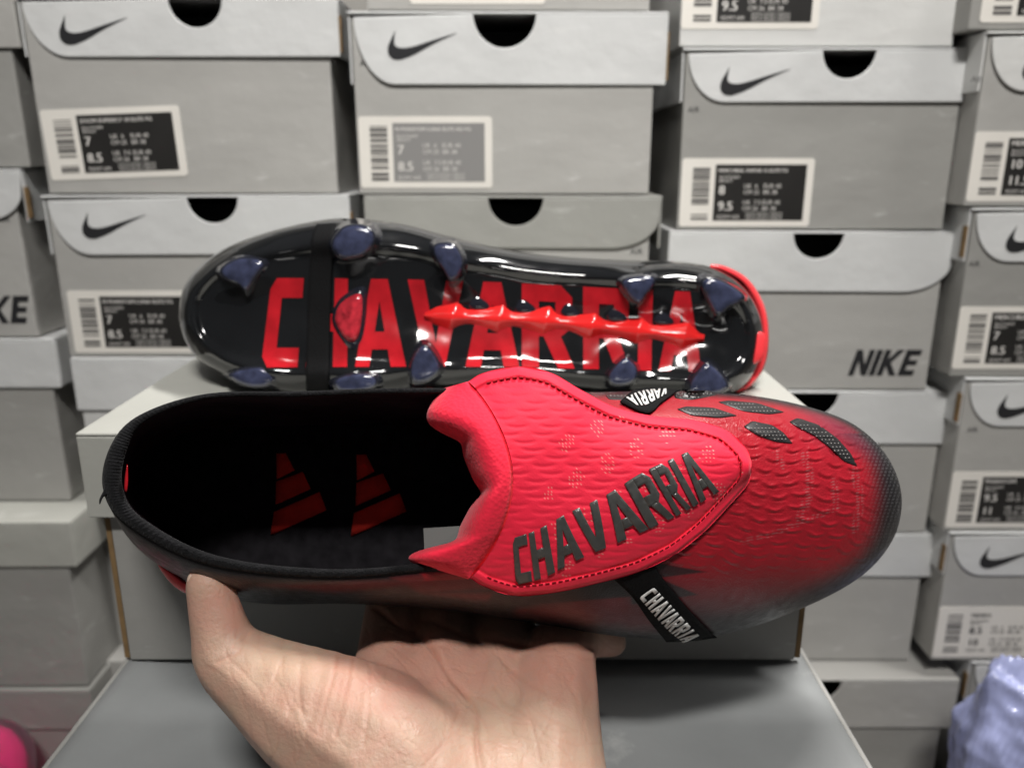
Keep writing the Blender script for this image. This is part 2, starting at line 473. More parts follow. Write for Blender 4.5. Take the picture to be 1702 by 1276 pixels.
def shoe_box(w, h, dep, lid_h, label, body='grey_board', lid='lid_board', curve='L', notch=0.012, notch_r=0.0175,
             logo=True, tab=None, over=0.0024, over_r=0.005, group='shoe boxes stacked against the wall', cat='shoe box'):
    """front face in the local xz plane at y=0, centred on x"""
    e = empty('shoe_box', (0,0,0), label, cat, group)
    t = 0.0016
    bm = bmesh.new()
    W2 = w/2 - over; WR = w/2 - over - over_r
    top = h - t - 0.0012
    rr = notch_r + 0.002
    pts = [(-W2,0),(WR,0),(WR,top)]
    if notch is not None:
        for k in range(17):
            a = math.pi*k/16
            pts.append((notch + rr*math.cos(a), top - rr*math.sin(a)))
    pts.append((-W2, top))
    prism(bm, pts, 0, t)
    cbox(bm, -W2, -W2+t, t, dep-t, 0, top); cbox(bm, WR-t, WR, t, dep-t, 0, top)
    cbox(bm, -W2, WR, dep-t, dep, 0, top); cbox(bm, -W2+t, WR-t, t, dep-t, 0, t)
    bo = from_bm('body', bm, M[body], e); bevel(bo, 0.0006)
    # lid
    bm = bmesh.new(); W1 = w/2; y0 = -over; zt = h; zb = h - lid_h
    pts = [(W1, zt - t)]
    if notch is not None:
        for k in range(21):
            a = math.pi*k/20
            pts.append((notch + notch_r*math.cos(a), zt - t - notch_r*math.sin(a)))
    cw, chh = 0.026, lid_h*0.93
    if curve == 'L':
        for k in range(13):
            a = math.pi/2*k/12
            pts.append((-W1 + 0.004 + cw*(1-math.cos(a)), zt - t - 0.002 - (lid_h-t-0.002)*math.sin(a)))
        pts.append((W1, zb))
    elif curve == 'R':
        pts += [(-W1, zt - t), (-W1, zb)]
        for k in range(13):
            a = math.pi/2*(1-k/12)
            pts.append((W1 - 0.002 - 0.034*(1-math.cos(a))**1.0, zb + (lid_h*.55)*(1-math.sin(a))))
    else:
        pts += [(-W1, zt - t), (-W1, zb), (W1, zb)]
    prism(bm, pts[::-1], y0, y0 + t)
    cbox(bm, -W1, W1, y0, dep + over, zt - t, zt)
    cbox(bm, -W1, -W1+t, y0+t+0.0004, dep+over, zb, zt-t); cbox(bm, W1-t, W1, y0+t+0.0004, dep+over, zb, zt-t)
    cbox(bm, -W1+t, W1-t, dep+over-t, dep+over, zb, zt-t)
    lo = from_bm('lid', bm, M[lid], e); bevel(lo, 0.0007)
    if notch is not None: lo.rotation_euler = (0, random.uniform(-.0045, .0045), random.uniform(-.006, .006))
    # dark block filling the box, coloured to stand for the unlit inside
    bm = bmesh.new()
    cbox(bm, -W2+2*t, WR-2*t, 0.03, dep-2*t, t+0.001, h-0.008)
    from_bm('dark_filler', bm, M['unlit_inside'], e)
    if logo: swoosh(lo, -W1+0.026, zt-0.030, 0.046, 0.0185, y0-0.0003, M['print_black'])
    if tab:
        s = 1 if tab == 'R' else -1
        bm = bmesh.new()
        xx = s*(W1+0.0002)
        cbox(bm, min(xx, xx+s*0.0012), max(xx, xx+s*0.0012), y0+0.001, y0+0.006, zb+0.003, zt-0.012)
        from_bm('cardboard_edge', bm, M['brown_board'], lo)
    e['fy'] = 0
    return e, bo, lo
def place(e, px0, px1, ymid, D, zbot, yaw=0):
    p0 = PZ(np.array([px0]), np.array([ymid]), D)[0]; p1 = PZ(np.array([px1]), np.array([ymid]), D)[0]
    e.location = ((p0[0]+p1[0])/2, D, zbot); e.rotation_euler = (0, 0, math.radians(yaw))
def zof(y, D): return float(PZ(np.array([CX]), np.array([y]), D)[0][2])
def wof(px0, px1, y, D):
    return float(PZ(np.array([px1]), np.array([y]), D)[0][0] - PZ(np.array([px0]), np.array([y]), D)[0][0])

DW = 0.573
def column(D, spec):
    """spec: list from top to bottom of dicts; each gives the photo row of its top (yt), its lid's left/right pixel"""
    n = len(spec)
    tops = [zof(s['yt'], D) for s in spec]
    for i, s in enumerate(spec):
        zb = tops[i+1] if i+1 < n else 0.0
        Df = D + s.get('dy', 0)
        h = tops[i] - zb - 0.0012
        ym = s['yt'] + 40
        w = wof(s['l'], s['r'], ym, Df)
        e, bo, lo = shoe_box(w, h, s.get('dep', 0.32), s.get('lid_h', 0.036), s['label'], **s.get('kw', {}))
        place(e, s['l'], s['r'], ym, Df, zb + (0.0003 if zb > 0 else 0.0), s.get('yaw', 0) + random.uniform(-.5, .5))
        if 'lab' in s:
            a = s['lab']
            size_label(bo, a['x'] - w/2 + 0.0028, a['z'], a.get('w', 0.089), a.get('h', 0.0445), 0, a.get('rot', 0), a.get('style', 'black'), a.get('nums', ('7','8.5')), a.get('title', ''))
        if 'word' in s:
            a = s['word']; wordmark(bo, a[0], w/2 - a[1], a[2], a[3], a[4], -0.0003, M['print_black'])
        if 'small' in s:
            a = s['small']; v, f = text_mesh(a[0], a[3])
            mk('small_print', [(a[1]+q[0], -0.0003, a[2]+q[1]) for q in v], f, M['print_dark'], bo, smooth=False)

# far left column, only its right ends are in view
column(DW, [
 dict(yt=-60, l=-520, r=22, dep=.32, label='grey shoe box cut by the upper left edge of the picture', kw=dict(curve=None, logo=False, body='dark_board', lid='grey_board', notch=None), lid_h=.05),
 dict(yt=279, l=-490, r=42, label='shoe box at left edge with last letters of a bold black wordmark', kw=dict(curve='R', logo=False, tab='R', lid='lid_board', notch=None), word=('NIKE', .062, .010, .048, .020), small=('AIR', .090, .082, .005)),
 dict(yt=560, l=-440, r=97, label='plain shoe box with pale lid below the wordmarked box at left edge', kw=dict(curve=None, logo=False, notch=None, body='grey_dull_board'), lid_h=.037),
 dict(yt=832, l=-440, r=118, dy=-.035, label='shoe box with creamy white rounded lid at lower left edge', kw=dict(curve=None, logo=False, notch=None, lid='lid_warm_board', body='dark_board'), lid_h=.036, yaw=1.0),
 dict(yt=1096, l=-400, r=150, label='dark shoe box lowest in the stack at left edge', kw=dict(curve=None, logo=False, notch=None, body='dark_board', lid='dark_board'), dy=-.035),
])
# second column
column(DW, [
 dict(yt=-8, l=33, r=563, label='shoe box with black size label at top left of the wall of boxes', kw=dict(tab='R'), lab=dict(x=.003, z=.0085, w=.094, h=.046, rot=.035, title='ZOOM SUPERFLY 10 ELITE FG'), lid_h=.037, yaw=.4),
 dict(yt=322, l=76, r=583, label='shoe box with white lid and black emblem right behind the boot toe at left', kw=dict(tab='R'), lab=dict(x=.004, z=.0025, w=.09, h=.0455, title='M PHANTOM LUNA ELITE FG', nums=('7','8.5')), small=('N', -.093, .079, .006), lid_h=.041),
 dict(yt=592, l=124, r=600, label='white shoe box lid peeking out above heel of the held boot', kw=dict(curve='R', logo=False, body='pale_board'), lid_h=.04),
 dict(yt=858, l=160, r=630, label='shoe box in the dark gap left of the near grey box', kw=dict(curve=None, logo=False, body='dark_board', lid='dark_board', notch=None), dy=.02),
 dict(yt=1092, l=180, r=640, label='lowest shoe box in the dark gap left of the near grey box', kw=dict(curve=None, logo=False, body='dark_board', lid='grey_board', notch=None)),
])
# third column
column(DW, [
 dict(yt=-330, l=590, r=1112, label='grey shoe box at the top edge with only its lowest strip showing', kw=dict(), lab=dict(x=.028, z=.0035, w=.088, h=.045, title='MERCURIAL VAPOR 16')),
 dict(yt=18, l=578, r=1108, label='shoe box with grey size label in the middle at the top', kw=dict(tab='R', notch=-.002, notch_r=.0205), lab=dict(x=.001, z=.004, w=.091, h=.047, style='grey', title='M PHANTOM LUNA ELITE NU FG'), small=('AIR', -.0985, .083, .005), lid_h=.045, yaw=-.5),
 dict(yt=323, l=606, r=1098, label='dull grey lidded shoe box right above the upturned black sole', kw=dict(lid='lid_grey_board', logo=False, curve='R', notch=.002, notch_r=.019), small=('AIR', .083, .074, .006)),
 dict(yt=592, l=610, r=1090, label='shoe box hidden behind the pair of boots', kw=dict(curve=None, logo=False)),
 dict(yt=850, l=620, r=1080, label='shoe box hidden low behind the near grey box', kw=dict(curve=None, logo=False)),
 dict(yt=1092, l=630, r=1070, label='lowest shoe box hidden behind the near grey box', kw=dict(curve=None, logo=False)),
])
# fourth column
column(DW, [
 dict(yt=-250, l=1138, r=1642, label='pale shoe box at the top edge with cut off black size label', kw=dict(body='pale_board'), lab=dict(x=.000, z=.0105, w=.090, h=.046, title='PHANTOM GX 2', nums=('8','9.5'))),
 dict(yt=78, l=1133, r=1622, label='shoe box with black emblem and black size label right of the middle', kw=dict(tab='R', body='dark_board'), lab=dict(x=.001, z=.002, w=.091, h=.046, title='MERCURIAL VAPOR 15 ELITE FG', nums=('8','9.5')), small=('AIR', -.0925, .078, .005), lid_h=.034, yaw=-.2),
 dict(yt=382, l=1109, r=1587, label='shoe box with slanted lid corner and bold black wordmark on its front', kw=dict(curve='R', logo=False, notch=.003, notch_r=.0175), word=('NIKE', .066, .0105, .0475, .0195), lid_h=.0425),
 dict(yt=647, l=1090, r=1584, label='plain shoe box with white lid showing behind the boot toe at right', kw=dict(curve=None, logo=False, notch=.004, notch_r=.0185, body='grey_board'), lid_h=.041),
 dict(yt=884, l=1080, r=1551, label='plain grey shoe box right below the boot toe at right', kw=dict(curve=None, logo=False, notch=.004), lid_h=.036),
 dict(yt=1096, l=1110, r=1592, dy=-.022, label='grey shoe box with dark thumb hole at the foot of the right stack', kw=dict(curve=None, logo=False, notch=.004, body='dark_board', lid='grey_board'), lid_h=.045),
])
# fifth column at the right edge
DE = 0.552
column(DE, [
 dict(yt=-250, l=1640, r=2150, label='shoe box cut by the upper right corner of the picture', kw=dict(body='dark_board'), lab=dict(x=.006, z=.004, nums=('9','10.5'), title='PHANTOM')),
 dict(yt=50, l=1633, r=2120, label='shoe box at right edge with size ten label', kw=dict(lid='pale_board'), lab=dict(x=.000, z=.003, nums=('10','11.5'), title='MERCURIAL'), small=('AIR', -.099, .078, .005)),
 dict(yt=343, l=1610, r=2080, label='shoe box at right edge beside the wordmarked box', kw=dict(tab='L', body='dark_board'), lab=dict(x=.000, z=.0055, nums=('7','8.5'), title='MERCURIAL'), small=('AIR', -.092, .078, .005)),
 dict(yt=626, l=1596, r=2050, label='shoe box at right edge level with the boot toe', kw=dict(tab='L', body='grey_board'), lab=dict(x=.000, z=.0025, nums=('9.5','11'), title='PHANTOM'), small=('AIR', -.09, .078, .005)),
 dict(yt=881, l=1570, r=2020, label='shoe box at right edge with all white size label', kw=dict(tab='L', body='grey_board'), lab=dict(x=.000, z=.0025, style='white', nums=('8.5','10'), title='TIEMPO'), small=('AIR', -.088, .080, .005)),
 dict(yt=1096, l=1608, r=2030, label='shoe box behind the crumpled lilac plastic bag', kw=dict(tab='L', body='dark_board')),
])

# near boxes: one lying lengthwise under the upturned boot, a big one under it
def near_boxes():
    Dn = 0.327
    ztop = zof(711, Dn); zlow = zof(1097, Dn)
    w = wof(147, 1378, 780, Dn)
    e, bo, lo = shoe_box(w, ztop - zlow - 0.0006, 0.205, 0.039, 'grey shoe box lying lengthwise under the upturned boot', body='dark_board', lid='lid_warm_board', curve=None, logo=False, notch=None,
                         group='grey boxes near the camera', over=0.006, over_r=0)
    place(e, 147, 1378, 780, Dn, zlow + 0.0003)
    for s in (-1, 1):
        bm = bmesh.new(); cbox(bm, min(s*(w/2-.0058), s*(w/2-.0035)), max(s*(w/2-.0058), s*(w/2-.0035)), 0.0004, 0.0028, 0.001, .072)
        from_bm('cardboard_edge', bm, M['brown_board'], bo)
    # the big box: its top fills the foreground
    e2 = empty('lidded_box', (e.location.x + .002, 0.19, 0), 'large grey lidded box filling the bottom foreground under the hand', 'box', 'grey boxes near the camera')
    W = 0.322; d = 0.20; h = zlow
    bm = bmesh.new(); cbox(bm, -W/2+.003, W/2-.003, .003, d-.003, 0, h-.004); b = from_bm('body', bm, M['dark_board'], e2); bevel(b, .001)
    # lid: gently sagging panel with raised folded rims
    nx, ny = 40, 24; V = []; 
    for j in range(ny):
        for i in range(nx):
            a = i/(nx-1); c = j/(ny-1)
            x = -W/2 + W*a; y = d*c
            edge = min(a, 1-a)*W; edge2 = min(c, 1-c)*d
            z = h - .0012 - .0018*sstep(0, .03, min(edge, edge2)) 
            V.append((x, y, z))
    lid = mk('lid', V, grid_faces(ny, nx, False), M['big_lid'], e2)
    solid(lid, .0012, -1)
    for nm, c in (('rim', (-W/2, W/2, d-.0035, d+.0012)), ):
        bm = bmesh.new(); cbox(bm, c[0], c[1], c[2], c[3], h-.03, h-.0004); o = from_bm(nm, bm, M['lid_warm_board'], lid); bevel(o, .0009)
    for s in (-1, 1):
        bm = bmesh.new(); cbox(bm, min(s*W/2, s*(W/2-.0022)), max(s*W/2, s*(W/2-.0022)), .0, d-.0038, h-.03, h-.0008); o = from_bm('rim', bm, M['grey_board'], lid); bevel(o, .0009)
    # torn paper at the far left corner
    bm = bmesh.new()
    for k in range(5):
        bmesh.ops.create_icosphere(bm, subdivisions=1, radius=.0022+.001*random.random(), matrix=Matrix.Translation((-W/2+.004+.0025*k, d-.006+.001*random.random(), h+.0001)) @ Matrix.Diagonal((1.2,.7,.5,1)))
    from_bm('torn_paper', bm, M['label_paper'], lid)
M['big_lid'] = material('big_lid', (0.30, 0.31, 0.312), 0.42, 0.5, noise=(16, 0.10), bump=(30, 0.4, 0.003, 'noise'), rnoise=(25, 0.14), scuff=0.3)
near_boxes()

# ------------------------------------------------------------------ held boot (opening towards the camera)
S = np.array([(177,826,.290),(186,745,.292),(235,694,.296),(345,660,.300),(500,655,.302),(650,650,.303),(800,650,.303),(950,652,.303),
 (1100,650,.303),(1230,655,.303),(1340,675,.303),(1422,707,.303),(1477,762,.303),(1499,830,.303),(1482,900,.303),(1425,962,.303),
 (1320,1016,.303),(1200,1054,.303),(1060,1060,.303),(900,1037,.303),(740,1013,.303),(580,1003,.302),(400,997,.300),(245,925,.295)], float)
Rm = np.array([(171,812,.262),(184,740,.263),(233,689,.265),(345,654,.266),(500,650,.266),(650,645,.266),(790,650,.265),(890,690,.260),
 (970,722,.257),(1005,745,.256),(1018,770,.256),(1024,788,.256),(1027,800,.256),(1028,812,.256),(1027,824,.256),(1024,838,.256),
 (1012,856,.256),(980,878,.257),(920,905,.259),(840,930,.260),(710,948,.262),(540,960,.262),(345,938,.262),(212,873,.262)], float)
cen = lambda c: np.stack([np.clip(c[:, 0], 330, 1330), 0*c[:, 0] + np.interp(c[:, 0], [170,500,1500], [800,825,850])], 1)
def inset(c, px):
    o = cen(c) - c[:, :2]; n = np.linalg.norm(o, axis=1, keepdims=True)
    r = c.copy(); r[:, :2] = c[:, :2] + o/n*px
    return r
Bt = inset(S, 32.0); Bt[:, 2] = .336
NA = 900
s_, r_, b_ = cr(S, NA), cr(Rm, NA), cr(Bt, NA)
base1 = P(S[0,0], S[0,1], .33)
ORG1 = np.array([P(840, 850, .33)[0], P(840, 850, .33)[1], P(840, 1010, .335)[2]])
boot = empty('football_boot', ORG1, 'red and black football boot with red tongue flap held opening side up on the palm', 'boot', 'pair of football boots')
# upper: quarter-ellipse profile from the widest line to the rim
NT = 150
tt = np.linspace(0, 1, NT)**1.0 * math.pi/2
pr = 1-np.cos(tt); pd = np.sin(tt)
XY = s_[None, :, :2] + (r_-s_)[None, :, :2]*pr[:, None, None]
Dm = s_[None, :, 2] + (r_-s_)[None, :, 2]*pd[:, None]
X, Y = XY[..., 0], XY[..., 1]
# embossed scales over the vamp
def scales(x, y):
    a = math.radians(-8)
    u = (x*math.cos(a)-y*math.sin(a)); v = (x*math.sin(a)+y*math.cos(a))
    u = u + 7*np.sin(v*.043+1.2)+5*np.sin(u*.019+v*.03); v = v + 5*np.sin(u*.031)+3*np.sin(u*.071+v*.02)
    cw, chh = 36.0, 20.0
    row = np.floor(v/chh); uu = u/cw + 0.5*(row % 2) + .13*np.sin(row*2.3)
    fu = uu-np.floor(uu)-.5; fv = v/chh-row
    arc = .72 - 1.9*fu**2
    ridge = np.exp(-((fv-arc)/.16)**2)*sstep(.46, .26, np.abs(fu))*(.45+.55*np.abs(np.sin(row*12.989+np.floor(uu)*78.233)))
    under = -np.exp(-((fv-arc-.26)/.16)**2)*sstep(.40, .18, np.abs(fu))
    return ridge + .8*under
msk = sstep(1120, 1180, X + .35*(Y-800))*sstep(1470, 1420, X)*sstep(985, 900, Y)*sstep(690, 720, Y - 60*sstep(1500,1300,X)*0)
flow = np.stack([X, Y])
emb = scales(X, Y)*msk
fine = .18*np.sin(X*.9)*np.sin(Y*.8)
Dm2 = Dm - emb*.00050 - fine*.00016*sstep(1180, 1260, X)
# colour of the print on the upper
def upper_tint(x, y, prf):
    red = np.array([.38, .011, .022]); blk = np.array([.013, .012, .014]); pur = np.array([.16, .03, .055])
    n = .5+.5*np.sin(x*.021+1.3*np.sin(y*.017))
    # distance from the widest line, in pixels
    e = prf
    f = sstep(8, 58, e)                                   # black towards the sole
    f = np.where(y < 720, sstep(1, 32, e), f)
    f = f*sstep(1494, 1432, x + 6*n)
    f = f*(.25*sstep(1050, 1005, y - .05*(x-1250))+.75*sstep(1030, 905, y - .08*(x-1250) + 8*n))
    side = sstep(1040, 1140, x + .4*(y-950))
    side = np.where(y < 720, 1, side)
    f2 = f*side
    # red shards on the black quarter
    sh = np.zeros_like(x)
    for poly, w, k in (([(860,1015),(1020,975),(1120,965),(1175,1045),(1060,1045)], 14, .34), ([(650,960),(760,948),(850,975),(700,985)], 6, .35),
                       ([(430,972),(560,968),(700,962),(690,972),(560,984)], 6, .28), ([(700,952),(790,948),(800,962),(705,966)], 3, .8), ([(700,985),(860,985),(820,1000)], 6, .35)):
        sh = np.maximum(sh, k*soft_poly(x, y, poly, w))
    sh = sh*(1-soft_poly(x, y, [(980,945),(1155,975),(1090,985),(900,1000)], 5))
    f2 = np.maximum(f2, sh)
    spike = np.maximum(soft_poly(x, y, [(1040,925),(1175,950),(1095,960),(1160,988),(1050,1004)], 2.0), soft_poly(x, y, [(820,985),(1070,950),(1010,978),(1060,990),(800,1012)], 2.5))
    f2 = f2*(1-.9*spike)
    # purple bloom over the far side of the toe
    pu = sstep(760, 690, y - .25*(x-1350))*sstep(1290, 1400, x)*sstep(2, 25, e)
    c = blk + (red-blk)*f2[..., None]
    return c*(1-pu[..., None]*.75) + pur*(pu[..., None]*.75)
edist = np.hypot(X-s_[None, :, 0], Y-s_[None, :, 1])
tint = upper_tint(X, Y, edist)
# woven thread on the toe, its glints painted in as paler hatching
for ln, w in (([(1338,755),(1346,790),(1342,830),(1330,860)], 9), ([(1418,780),(1428,815),(1428,850),(1420,880)], 9), ([(1235,900),(1290,885),(1330,868),(1390,845)], 6), ([(1385,800),(1392,840)], 8), ([(1290,750),(1300,775)], 7)):
    m_ = sstep(w, w*.5, polydist(X, Y, ln))*(np.sin(Y*1.25+X*.2) > .1)*(np.sin(X*.75) > -.3)
    tint = tint + (np.array([.36, .27, .27])-tint)*(m_*.24)[..., None]
toeg = sstep(1430, 1475, X + .25*np.abs(Y-830))*(.5+.5*np.sin(Y*1.1))*(np.sin(X*.9+Y*.3) > 0)
tint = tint + np.array([.05, .05, .052])*toeg[..., None]
rgba = np.concatenate([tint, np.ones(tint.shape[:2]+(1,))], -1)
up = mk('upper', P(X, Y, Dm2).reshape(-1, 3), grid_faces(NT, NA), M['upper'], boot, True, ORG1, {'tint': ('FLOAT_COLOR', rgba.reshape(-1, 4))})
# soleplate of the held boot
NB = 14
tb = np.linspace(0, 1, NB)*math.pi/2
sx = s_[::6]; bx = b_[::6]; na = len(sx)
rings = [np.concatenate([sx[:, :2]+(bx-sx)[:, :2]*(1-math.cos(t)), (sx[:, 2]+(bx-sx)[:, 2]*math.sin(t))[:, None]], 1) for t in tb]
cc = np.stack([np.clip(bx[:, 0], 300, 1350), np.interp(bx[:, 0], [170,500,1500], [800,825,850]), 0*bx[:, 0]+.3385], 1)
rings += [bx + (cc-bx)*k for k in (.5, 1.0)]
A = np.stack(rings)
mk('soleplate', P(A[..., 0], A[..., 1], A[..., 2]).reshape(-1, 3), grid_faces(len(rings), na), M['sole_black'], boot, True, ORG1)
# padded collar round the opening
thick = cr(np.array([[33],[28],[16],[9],[9],[9],[9],[8],[8],[8],[8],[8],[8],[8],[8],[8],[8],[8],[9],[12],[13],[15],[19],[29]], float), NA)[:, 0]
opc = np.stack([np.clip(r_[:, 0], 400, 850), np.interp(r_[:, 0], [170, 500, 1100], [800, 800, 805])], 1)
dirn = opc - r_[:, :2]; dirn /= np.linalg.norm(dirn, axis=1, keepdims=True)
nk = 12; ring = []
rib = .0003*np.sin(np.arange(NA)*2.1)
for k in range(nk+1):
    a = -0.55*math.pi + 1.25*math.pi*k/nk
    off = (np.sin(a)*.5+.5)
    q = r_[:, :2] + dirn*(thick*off)[:, None]
    d = r_[:, 2] - .0005 - np.cos(a)*thick*.00010 + (0.004 if k in (0, nk) else 0)
    ring.append(np.concatenate([q, (d - rib*max(0, np.cos(a)))[:, None]], 1))
A = np.stack(ring)
keep = []
mk('collar', P(A[..., 0], A[..., 1], A[..., 2]).reshape(-1, 3), grid_faces(nk+1, NA), M['collar'], boot, True, ORG1)
ri = A[-2]
# lining and insole
I = inset(S, 52.0); I[:, 2] = .331
i_ = cr(I, NA)[::5]; ri5 = ri[::5]
lin = []
for k in range(9):
    t = k/8; 
    q = ri5 + (i_-ri5)*t
    q[:, :2] += (sx.mean(0)[:2]*0)
    lin.append(q)
A = np.stack(lin)
lining = mk('lining', P(A[..., 0], A[..., 1], A[..., 2]).reshape(-1, 3), grid_faces(9, len(i_)), M['lining'], boot, True, ORG1)
ic = np.stack([np.clip(i_[:, 0], 300, 1350), np.interp(i_[:, 0], [170,500,1500], [800,825,850]), 0*i_[:, 0]+.330], 1)
A = np.stack([i_, i_+(ic-i_)*.5, ic])
insole = mk('insole', P(A[..., 0], A[..., 1], A[..., 2]).reshape(-1, 3), grid_faces(3, len(i_)), M['insole'], boot, True, ORG1)
bv_in = bvh_of(insole)
for x0 in (0, 133):
    dy = 2 if x0 else 0
    bars = [[(460,753+dy),(476,753+dy),(490,781+dy),(461,796+dy)], [(460,800+dy),(504,784+dy),(517,812+dy),(459,838+dy)], [(456,850+dy),(532,817+dy),(543,847+dy),(451,888+dy)]]
    for b in bars:
        drape('insole_emblem', [[(x+x0, y) for x, y in b]], ident, bv_in, M['insole_red'], insole, (0,0,0) if False else ORG1, eps=.0006, thick=.0003, maxlen=30)
# size tag inside and red bits on the heel
def quad(name, pts, mat, parent, org, thick=.0004):
    p = np.array(pts, float)
    o = mk(name, P(p[:, 0], p[:, 1], p[:, 2]), [list(range(len(p)))[::-1]], mat, parent, False, org)
    solid(o, thick, 0); return o
quad('size_tag', [(704,878,.285),(770,874,.284),(772,925,.276),(706,926,.278)], M['tag_grey'], boot, ORG1)

def pillow(name, outline, d, bulge, mat, parent, org, n=80, rings=10, back=.002, spl=True, power=.5, dfun=None):
    """closed cushion with the given outline; bulge towards the camera"""
    o = cr(np.array(outline, float), n) if spl else np.array(outline, float)
    n = len(o); c = o.mean(0)
    V = []; Dv = []
    for k in range(rings+1):
        t = k/rings
        q = o + (c-o)*t
        base = d if dfun is None else dfun(q)
        V.append(q); Dv.append(base + 0*q[:, 0] - bulge*(1-(1-t)**2)**power)
    qb = o + (c-o)*.35
    V = [qb, o + (c-o)*.03] + V; Dv = [Dv[0]+back, Dv[0]+back*.7] + Dv
    A = np.stack(V); B = np.stack(Dv)
    nr = len(V)
    f = grid_faces(nr, n) + [tuple(range(n))[::-1]]
    return mk(name, P(A[..., 0], A[..., 1], B).reshape(-1, 3), f, mat, parent, True, org, recalc=True)
pillow('heel_edge', [(262,938),(285,948),(318,972),(345,990),(318,990),(285,970)], .297, .004, M['neon_rim'], boot, ORG1)
pillow('heel_tab', [(209,782),(212,772),(213,798),(211,816),(207,814),(207,798)], .2585, .0006, M['sole_red'], boot, ORG1, n=30, rings=4)
pillow('pull_thread', [(176,808),(184,818),(172,826),(166,838),(165,830),(171,817)], .260, .001, M['collar'], boot, ORG1, n=24, rings=4)

# tongue flap -----------------------------------------------------------
bv_up = bvh_of(up)
T = np.array([(778,634),(805,619),(862,609),(915,619),(965,647),(1020,675),(1080,690),(1150,697),(1206,714),(1240,745),(1249,766)], float)
Bq = np.array([(780,960),(808,976),(856,990),(920,985),(990,970),(1062,950),(1124,920),(1172,882),(1212,840),(1242,806),(1249,788)], float)
nu, nv = 240, 170
su = np.linspace(0, 1, nu); su = 1-(1-su)**1.25
def samp(c, u):
    q = cr(c, 400, False); i = np.minimum((u*399).astype(int), 398); t = (u*399-i)[:, None]
    return q[i]*(1-t)+q[i+1]*t
tu, bu = samp(T, su), samp(Bq, su)
rv = np.linspace(0, 1, nv)
# left boundary bows out to the right where the pad is sewn on
Lbow = 74*np.sin(np.pi*rv)**.8
G = tu[:, None, :] + (bu-tu)[:, None, :]*rv[None, :, None]
G[..., 0] += Lbow[None, :]*(1-sstep(0, .5, su))[:, None]
GX, GY = G[..., 0], G[..., 1]
flapd = .2485 + .0105*np.abs(2*rv[None, :]-1)**2.6 + .004*sstep(.55, 1, su)[:, None] + .0*GX
flapd = flapd + .0009*np.sin(GX*.021)*np.sin(GY*.017+1)
hit = cast(bv_up, GX[::4, ::4].ravel(), GY[::4, ::4].ravel(), default=.5).reshape(GX[::4, ::4].shape)
hx = np.interp(np.arange(nu), np.arange(nu)[::4], np.arange(hit.shape[0]))
hy = np.interp(np.arange(nv), np.arange(nv)[::4], np.arange(hit.shape[1]))
i0 = np.floor(hx).astype(int); j0 = np.floor(hy).astype(int); i1 = np.minimum(i0+1, hit.shape[0]-1); j1 = np.minimum(j0+1, hit.shape[1]-1)
fi = (hx-i0)[:, None]; fj = (hy-j0)[None, :]
hf = (hit[np.ix_(i0, j0)]*(1-fi)+hit[np.ix_(i1, j0)]*fi)*(1-fj)+(hit[np.ix_(i0, j1)]*(1-fi)+hit[np.ix_(i1, j1)]*fi)*fj
lim = hf - .0034
flapd = np.minimum(flapd, lim)
for _ in range(60):
    g = flapd.copy()
    g[1:-1, 1:-1] = .25*(flapd[2:, 1:-1]+flapd[:-2, 1:-1]+flapd[1:-1, 2:]+flapd[1:-1, :-2])
    g[1:-1, 0] = .25*flapd[2:, 0]+.25*flapd[:-2, 0]+.5*flapd[1:-1, 0]; g[1:-1, -1] = .25*flapd[2:, -1]+.25*flapd[:-2, -1]+.5*flapd[1:-1, -1]
    g[-1, 1:-1] = .25*flapd[-1, 2:]+.25*flapd[-1, :-2]+.5*flapd[-1, 1:-1]
    flapd = g
smoothflap = flapd.copy()
# quilted knit relief: rows of flat lens shaped cells, and a rounded hem
row = np.floor(GY/13.0); fu = (GX/56.0+.5*(row % 2)+.17*np.sin(row*1.9)); fu = fu-np.floor(fu)-.5; fv = GY/13.0-row-.5
lens = np.exp(-((fv - .12*np.cos(fu*6.28))/.20)**2)*sstep(.46, .16, np.abs(fu))
eT = polydist(GX, GY, T.tolist()+Bq[::-1].tolist())
inner = sstep(14, 24, eT)
hem = .0006*sstep(20, 15, eT)*sstep(0, 6, eT) - .0010*sstep(5, 0, eT) - .0007*np.exp(-((eT-18)/2.5)**2)
wr = .00025*np.sin(GX*.06+GY*.04+2*np.sin(GY*.02))
flapd = flapd + lens*.00024*inner - hem + wr*inner*.6
# glints of the reflective thread, painted into the tint as paler dots
glint = (np.sin(GX*1.05) > .55) & (np.sin(GY*.95+row) > .55)
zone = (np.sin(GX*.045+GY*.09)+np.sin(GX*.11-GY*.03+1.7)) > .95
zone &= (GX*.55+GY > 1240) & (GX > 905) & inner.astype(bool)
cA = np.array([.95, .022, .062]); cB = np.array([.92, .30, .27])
tc_ = np.where((glint & zone)[..., None], cB, cA)
tc_ = np.concatenate([tc_, np.ones(tc_.shape[:2]+(1,))], -1)
gf = grid_faces(nu, nv, False); nn_ = nu*nv
ids = np.arange(nn_).reshape(nu, nv)
loop = np.concatenate([ids[:, 0], ids[-1, 1:], ids[-2::-1, -1], ids[0, -2:0:-1]])
gf = gf + [[i+nn_ for i in f[::-1]] for f in gf] + [[loop[k], loop[k]+nn_, loop[(k+1) % len(loop)]+nn_, loop[(k+1) % len(loop)]] for k in range(len(loop))]
fl_o = mk('tongue_flap', np.vstack([P(GX, GY, flapd).reshape(-1, 3), P(GX, GY, flapd+.0018).reshape(-1, 3)]), gf, M['tongue_knit'], boot, True, ORG1, {'tint': ('FLOAT_COLOR', np.vstack([tc_.reshape(-1, 4)]*2))})
